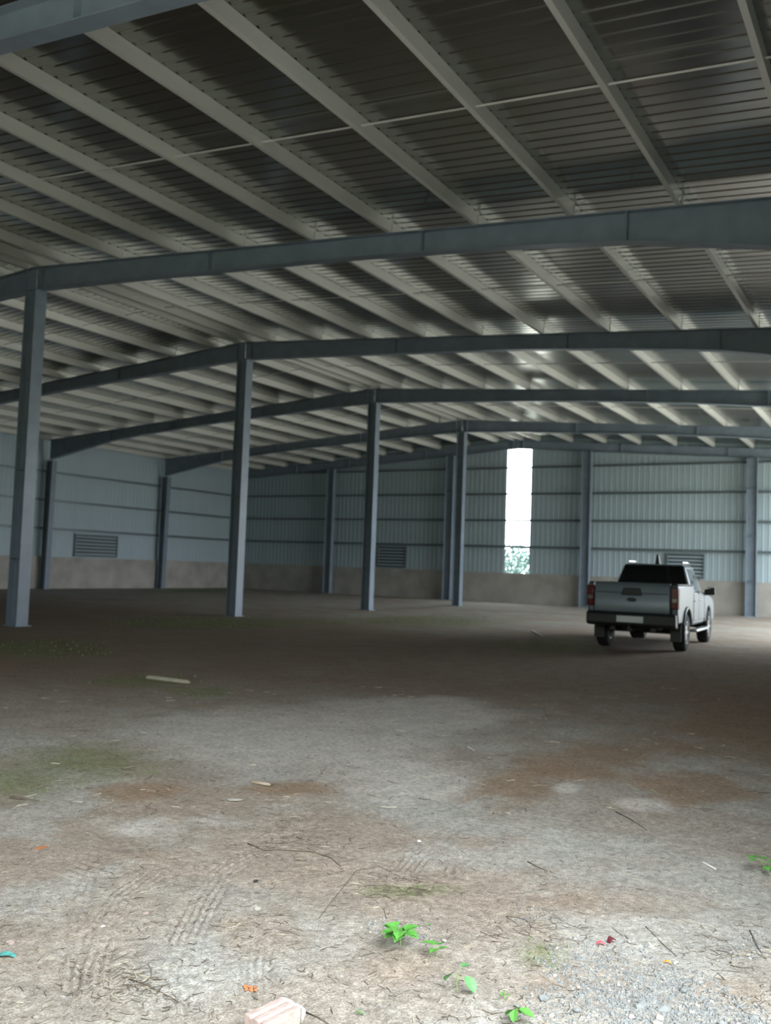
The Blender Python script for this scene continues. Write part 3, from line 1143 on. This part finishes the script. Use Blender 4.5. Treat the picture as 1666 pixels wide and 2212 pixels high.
# grass in thin patches
gs = MB()
for gi, (px, py, rx, ry) in enumerate(GREENS):
    n = [500, 70, 90, 90, 110, 500, 350, 14, 300, 150, 12, 200][gi]
    for i in range(n):
        a, r = random.uniform(0, 6.28), random.random() ** 0.6
        x, y = ground(px + rx * r * math.cos(a), py + ry * r * math.sin(a))
        if not (XL + 0.3 < x < XE - 0.2 and YF < y < YG - 0.3):
            continue
        if (abs(x - TRUCK_LOC[0]) < 1.3 and abs(y - TRUCK_LOC[1]) < 3.2) or (abs(x - XR) < 0.35 and any(abs(y - q_) < 0.35 for q_ in FY)):
            continue
        h = random.uniform(0.01, 0.03) if y < 9 else random.uniform(0.02, 0.05)
        w = random.uniform(0.003, 0.007) if y < 9 else random.uniform(0.008, 0.02)
        b = random.uniform(0, 6.28)
        z = floor_z(x, y) - 0.004
        dx, dy = math.cos(b) * w, math.sin(b) * w
        lx, ly = random.uniform(-0.6, 0.6) * h, random.uniform(-0.6, 0.6) * h
        gs.add([(x - dx, y - dy, z), (x + dx, y + dy, z), (x + lx * 0.5, y + ly * 0.5, z + h * 0.7), (x + lx, y + ly, z + h)], [(0, 1, 2), (1, 3, 2)])
me = gs.mesh('grass')
me.materials.append(M['grass'])
tag(link('grass', me), 'thin short green grass sprouting in patches on the dirt floor', 'grass', kind='stuff')


# seedlings
def leaf_mesh(size, lobes, seed):
    r = random.Random(seed)
    if lobes:
        out = [(0, 0), (0.22, 0.05), (0.46, -0.02), (0.52, 0.22), (0.36, 0.42), (0.34, 0.62), (0.14, 0.78), (0.0, 1.0)]
    else:
        out = [(0, 0), (0.2, 0.12), (0.34, 0.34), (0.36, 0.58), (0.24, 0.82), (0.0, 1.0)]
    n = len(out)
    vs, fs = [], []
    for i, (a, b) in enumerate(out):
        droop = -0.28 * b * b
        vs += [(-a * size, b * size, (droop + 0.18 * a) * size), (0, b * size, droop * size), (a * size, b * size, (droop + 0.18 * a) * size)]
    for i in range(n - 1):
        fs += [(3 * i, 3 * i + 1, 3 * i + 4, 3 * i + 3), (3 * i + 1, 3 * i + 2, 3 * i + 5, 3 * i + 4)]
    vs2 = [(x, y, z - 0.0006) for x, y, z in vs]
    k = len(vs)
    b = MB()
    b.add(vs + vs2, fs + [tuple(j + k for j in f[::-1]) for f in fs])
    return b.mesh('leaf')


def seedling(px, py, leaves, h, label, material, lobes=True, seed=0):
    x, y = ground(px, py)
    t = empty('seedling', (x, y, floor_z(x, y) - 0.002))
    tag(t, label, 'plant', 'green seedlings on the near floor', 'thing')
    r = random.Random(seed)
    s = MB()
    s.tube([(0, 0, -0.01), (r.uniform(-0.006, 0.006), r.uniform(-0.006, 0.006), h * 0.55), (0, 0, h)], [0.0022, 0.0018, 0.0012], 5)
    for dx, dy, dz, size, az, pitch in leaves:
        s.tube([(0, 0, h * 0.6), (dx * 0.6, dy * 0.6, dz * 0.95), (dx, dy, dz)], [0.0013, 0.0011, 0.0009], 4)
    s.build('stem', M['stem'], t)
    for i, (dx, dy, dz, size, az, pitch) in enumerate(leaves):
        me = leaf_mesh(size, lobes, seed + i)
        me.materials.append(material)
        o = link('leaf', me, t)
        o.location = (dx, dy, dz)
        o.rotation_euler = (pitch, r.uniform(-0.2, 0.2), az)
    return t


def ring(n, rad, z, size, seed, pitch=0.15):
    r = random.Random(seed)
    out = []
    for k in range(n):
        a = 2 * math.pi * k / n + r.uniform(-0.35, 0.35)
        rr = rad * r.uniform(0.6, 1.1)
        out.append((rr * math.cos(a), rr * math.sin(a), z * r.uniform(0.8, 1.25), size * r.uniform(0.75, 1.15), a - math.pi / 2 + r.uniform(-0.4, 0.4), r.uniform(-0.2, 0.35) + pitch))
    return out


seedling(866, 2044, ring(14, 0.036, 0.06, 0.060, 1), 0.065, 'largest bright green seedling, a clump of lobed leaves', M['leaf'], True, 1)
seedling(942, 2068, ring(4, 0.014, 0.045, 0.050, 2), 0.045, 'small bright green seedling right of the largest clump', M['leaf'], True, 2)
seedling(988, 2142, [(-0.022, 0.008, 0.06, 0.062, 1.2, -0.5), (0.025, 0.012, 0.06, 0.066, -1.9, -0.45), (0.006, 0.02, 0.085, 0.045, -0.2, 0.2)], 0.07, 'pale blue green seedling with drooping paired leaves', M['leaf2'], False, 3)
seedling(1092, 2158, ring(3, 0.008, 0.022, 0.018, 4), 0.022, 'tiny green seedling above the bottom one', M['leaf'], False, 4)
seedling(1115, 2205, ring(4, 0.010, 0.04, 0.050, 5, -0.4), 0.045, 'narrow bright green seedling nearest the bottom edge', M['leaf'], False, 5)
seedling(1648, 1882, ring(9, 0.04, 0.055, 0.06, 6), 0.07, 'low green clump at the right edge of the floor', M['leaf'], False, 6)
seedling(925, 2003, ring(3, 0.007, 0.014, 0.016, 7), 0.014, 'tiny dull sprout on the grey gravel above the seedlings', M['leaf2'], False, 7)
seedling(778, 2192, ring(3, 0.006, 0.012, 0.014, 8), 0.012, 'tiny dull sprout right of the clay brick', M['leaf2'], False, 8)


def rest(px, py):
    x, y = ground(px, py)
    return x, y, floor_z(x, y)


# clay brick with two grooves and a mortared end
bx, by, bz = rest(590, 2222)
B = empty('clay_brick', (bx, by, bz - 0.006), 0.0)
tag(B, 'broken pinkish clay brick with grooved top and mortared end, bottom edge', 'brick', kind='thing')
Lb, Wb, Hb = 0.175, 0.102, 0.065
prof = [(-Wb / 2, 0), (Wb / 2, 0), (Wb / 2, Hb), (0.026, Hb), (0.021, Hb - 0.006), (0.013, Hb - 0.006), (0.008, Hb), (-0.014, Hb), (-0.019, Hb - 0.006), (-0.027, Hb - 0.006), (-0.032, Hb), (-Wb / 2, Hb)]
q = MB()
q.prism(prof, -Lb / 2, Lb / 2, 'x')
q.build('brick_body', M['brick'], B, 0.003, 2)
q = MB()
random.seed(5)
vs = []
N = 7
for i in range(N):
    for j in range(4):
        u, v = i / (N - 1), j / 3
        vs.append((Lb / 2 - 0.008 + 0.022 * math.sin(math.pi * v) * random.uniform(0.5, 1.1) + 0.006, -Wb / 2 + Wb * u, 0.002 + Hb * v * random.uniform(0.93, 1.02)))
k = len(vs)
vs += [(Lb / 2 - 0.012, a[1], a[2]) for a in vs]
fs = []
for i in range(N - 1):
    for j in range(3):
        a = i * 4 + j
        fs += [(a, a + 4, a + 5, a + 1), (k + a, k + a + 1, k + a + 5, k + a + 4)]
for i in range(N - 1):
    fs += [(i * 4, k + i * 4, k + i * 4 + 4, i * 4 + 4), (i * 4 + 3, i * 4 + 7, k + i * 4 + 7, k + i * 4 + 3)]
for j in range(3):
    fs += [(j, j + 1, k + j + 1, k + j), ((N - 1) * 4 + j, k + (N - 1) * 4 + j, k + (N - 1) * 4 + j + 1, (N - 1) * 4 + j + 1)]
q.add(vs, fs)
mo = q.build('mortar', M['mortar'], B, smooth=True)
mo['label'] = 'crust of pale mortar on the brick end'
B.rotation_euler.z = math.radians(81)


def chips(name, px, py, n, spread, size, material, label, cat, seed):
    x, y, z = rest(px, py)
    r = random.Random(seed)
    t = empty(name, (x, y, z))
    tag(t, label, cat, kind='thing')
    for i in range(n):
        me = ROCKS[i % 6].copy()
        me.materials.clear()
        me.materials.append(material)
        o = link('chip', me, t)
        s = size * r.uniform(0.5, 1.1)
        o.scale = (s * 1.3, s, s * 0.7)
        o.location = (r.gauss(0, spread), r.gauss(0, spread * 0.7), s * 0.3)
        o.rotation_euler = (r.uniform(-0.4, 0.4), r.uniform(-0.4, 0.4), r.uniform(0, 6))
    return t


def single(name, px, py, size, material, label, cat, seed, flat=0.7):
    x, y, z = rest(px, py)
    me = rock_mesh(seed, 2)
    me.name = name
    me.materials.append(material)
    o = link(name, me)
    o.scale = (size * 1.25, size, size * flat)
    o.location = (x, y, z + size * flat * 0.35)
    o.rotation_euler = (0.1, 0.05, seed)
    return tag(o, label, cat, kind='thing')


chips('crushed_brick', 538, 2138, 10, 0.014, 0.010, M['orange'], 'small heap of crushed orange brick beside the clay brick', 'rubble', 3)
single('charcoal_lump', 553, 1904, 0.013, M['black_lump'], 'small black charcoal lump on the near dirt', 'lump', 11)
single('pale_stone', 556, 1962, 0.017, M['stone2'], 'pale flat stone on the brown patch above the straight tyre mark', 'stone', 12, 0.5)
single('pale_stone', 222, 2003, 0.010, M['white'], 'small white stone between the tyre marks on the left', 'stone', 13)
single('pale_stone', 906, 1814, 0.013, M['white'], 'small white stone on the grey dirt right of the long twig', 'stone', 14)
single('pale_stone', 960, 2032, 0.012, M['stone2'], 'pale stone above the small bright green seedling', 'stone', 15)
single('pale_stone', 508, 1728, 0.045, M['stone2'], 'pale rough clod lying farther back near the wood splinter', 'stone', 16, 0.35)
single('brick_chip', 88, 1834, 0.03, M['orange'], 'orange brick chip pressed in the dirt on the left', 'brick chip', 17, 0.15)
single('brick_chip', 315, 1975, 0.014, M['brick'], 'pinkish brick chip between the left tyre marks', 'brick chip', 18, 0.3)
single('brick_chip', 22, 2038, 0.018, M['brick'], 'pinkish brick chip at the left edge above the teal scrap', 'brick chip', 19, 0.3)


def scrap(name, px, py, L, Wd, ang, material, label, curl=0.012, seed=0):
    x, y, z = rest(px, py)
    r = random.Random(seed)
    vs = []
    n = 5
    for i in range(n):
        u = i / (n - 1)
        wd = Wd * (0.35 + 0.65 * math.sin(math.pi * (0.15 + 0.75 * u))) * r.uniform(0.8, 1.1)
        zz = 0.003 + curl * math.sin(math.pi * u) * r.uniform(0.5, 1.2)
        vs += [(L * (u - 0.5), -wd / 2, zz), (L * (u - 0.5), wd / 2, zz + curl * 0.5 * r.random())]
    k = len(vs)
    vs += [(a, b, c - 0.0012) for a, b, c in vs]
    fs = []
    for i in range(n - 1):
        a = 2 * i
        fs += [(a, a + 1, a + 3, a + 2), (k + a, k + a + 2, k + a + 3, k + a + 1), (a, a + 2, k + a + 2, k + a), (a + 1, k + a + 1, k + a + 3, a + 3)]
    fs += [(0, k, k + 1, 1), (k - 2, k - 1, 2 * k - 1, 2 * k - 2)]
    b = MB()
    b.add(vs, fs)
    o = b.build(name, material)
    o.location = (x, y, z)
    o.rotation_euler = (0, 0, ang)
    return tag(o, label, 'litter', kind='thing')


scrap('plastic_scrap', 1298, 2042, 0.036, 0.024, 0.4, M['pink'], 'bright pink red plastic scrap on the gravel edge', 0.012, 1)
scrap('plastic_scrap', 1322, 2036, 0.040, 0.028, 1.1, M['maroon'], 'dark maroon scrap just right of the pink scrap', 0.02, 2)
scrap('plastic_scrap', 1441, 2080, 0.030, 0.016, 0.3, M['amber'], 'orange yellow plastic scrap on the gravel', 0.008, 3)
scrap('plastic_scrap', 1462, 2082, 0.026, 0.016, 0.9, M['white'], 'white scrap just right of the orange yellow scrap', 0.006, 4)
scrap('plastic_scrap', 14, 2070, 0.070, 0.028, 0.55, M['teal'], 'curled teal plastic scrap at the left edge', 0.012, 5)


def stick(name, px0, py0, px1, py1, wd, th, material, label, cat='wood scrap', lift=0.0):
    a, b = rest(px0, py0), rest(px1, py1)
    L = math.hypot(b[0] - a[0], b[1] - a[1])
    q = MB()
    q.hexa([(0, -wd / 2, 0), (L, -wd * 0.3, lift), (L, wd * 0.35, lift), (0, wd / 2, 0)],
           [(0.01, -wd / 2, th), (L * 0.98, -wd * 0.25, th * 0.8 + lift), (L * 0.95, wd * 0.3, th * 0.8 + lift), (0.02, wd / 2, th)])
    o = q.build(name, material, None, min(th, wd) * 0.45, 1)
    o.location = a
    o.rotation_euler = (0, 0, math.atan2(b[1] - a[1], b[0] - a[0]))
    return tag(o, label, cat, kind='thing')


stick('wood_splinter', 545, 1690, 585, 1700, 0.045, 0.022, M['wood'], 'short tan wood splinter lying left of centre on the brown dirt', lift=0.012)
stick('wood_offcut', 318, 1466, 412, 1476, 0.11, 0.05, M['palewood'], 'pale wooden offcut lying on the dark floor before the two nearest ridge columns')
stick('pale_strip', 1518, 1862, 1548, 1878, 0.02, 0.008, M['white'], 'thin white strip lying on the dirt left of the right edge clump')
stick('dark_stick', 20, 1722, 88, 1732, 0.022, 0.015, M['twig'], 'dark stick lying on the grass at the left edge')
stick('pale_chip', 1150, 1364, 1172, 1375, 0.07, 0.03, M['white'], 'small white chip on the dark floor left of the truck')
stick('pale_chip', 1010, 1613, 1026, 1622, 0.012, 0.006, M['white'], 'thin white chip in the middle of the pale floor')


def long_twig(pix, rad, label):
    pts = []
    for px, py in pix:
        x, y, z = rest(px, py)
        pts.append((x, y, z + rad))
    o0 = pts[0]
    q = MB()
    q.tube([(p[0] - o0[0], p[1] - o0[1], p[2] - o0[2]) for p in pts], [rad * (1 - 0.5 * i / len(pts)) for i in range(len(pts))], 5)
    o = q.build('twig', M['twig'], smooth=True)
    o.location = o0
    return tag(o, label, 'twig', 'single long twigs', 'thing')


long_twig([(535, 1820), (570, 1836), (620, 1838), (680, 1843), (715, 1855), (737, 1873)], 0.0035, 'long curved dark twig across the middle of the near floor')
long_twig([(690, 1985), (770, 1880), (820, 1870), (865, 1890), (890, 1905)], 0.002, 'thin curved twig below the small white stone')
long_twig([(1330, 1753), (1360, 1768), (1398, 1792)], 0.0035, 'straight dark twig on the brown dirt right of centre')
long_twig([(1140, 1858), (1160, 1868), (1183, 1881)], 0.003, 'short dark twig above the grey gravel patch')
long_twig([(800, 1933), (830, 1965), (835, 1985)], 0.002, 'thin hooked twig left of the gravel above the largest seedling')
long_twig([(1395, 2000), (1430, 2035), (1462, 2065)], 0.0022, 'thin twig pointing at the orange yellow scrap')
long_twig([(1620, 2010), (1640, 2050), (1655, 2070)], 0.0022, 'dark twig by the right edge above the bottom corner')
long_twig([(280, 2120), (312, 2128), (355, 2150), (400, 2170)], 0.0028, 'branched looking dark twig crossing the left tyre marks')
long_twig([(660, 2188), (690, 2200), (712, 2214)], 0.003, 'dark stalk right of the clay brick')


# ------------------------------------------------------------------ bushes outside, seen through the slot
def bush(x, y, rad, h, label, seed):
    t = empty('bush', (x, y, -0.07))
    tag(t, label, 'bush', 'bushes outside the gable wall', 'thing')
    r = random.Random(seed)
    s = MB()
    for k in range(5):
        a = r.uniform(0, 6.28)
        s.tube([(0, 0, 0), (rad * 0.3 * math.cos(a), rad * 0.3 * math.sin(a), h * 0.4), (rad * 0.6 * math.cos(a), rad * 0.6 * math.sin(a), h * 0.75)], [0.06, 0.04, 0.02], 5)
    s.build('branches', M['bark'], t)
    f = MB()
    for k in range(5200):
        u = Vector((r.gauss(0, 1), r.gauss(0, 1), r.gauss(0, 1))).normalized() * (r.random() ** 0.35)
        p = Vector((u.x * rad, u.y * rad, h * 0.55 + u.z * h * 0.45))
        a = Vector((r.gauss(0, 1), r.gauss(0, 1), r.gauss(0, 1))).normalized() * 0.09
        b = a.orthogonal().normalized() * 0.05
        f.add([p - a, p + b, p + a, p - b], [(0, 1, 2, 3)])
    me = f.mesh('foliage')
    me.materials.append(M['bush'])
    link('foliage', me, t)
    return t


bush(-29.5, 72, 2.6, 3.9, 'green bush seen low through the bright slot, centre', 1)
bush(-24.6, 74, 2.0, 3.4, 'green bush seen low through the bright slot, right side', 2)
bush(-35.2, 75, 2.6, 4.2, 'green bush seen low through the bright slot, left side', 3)
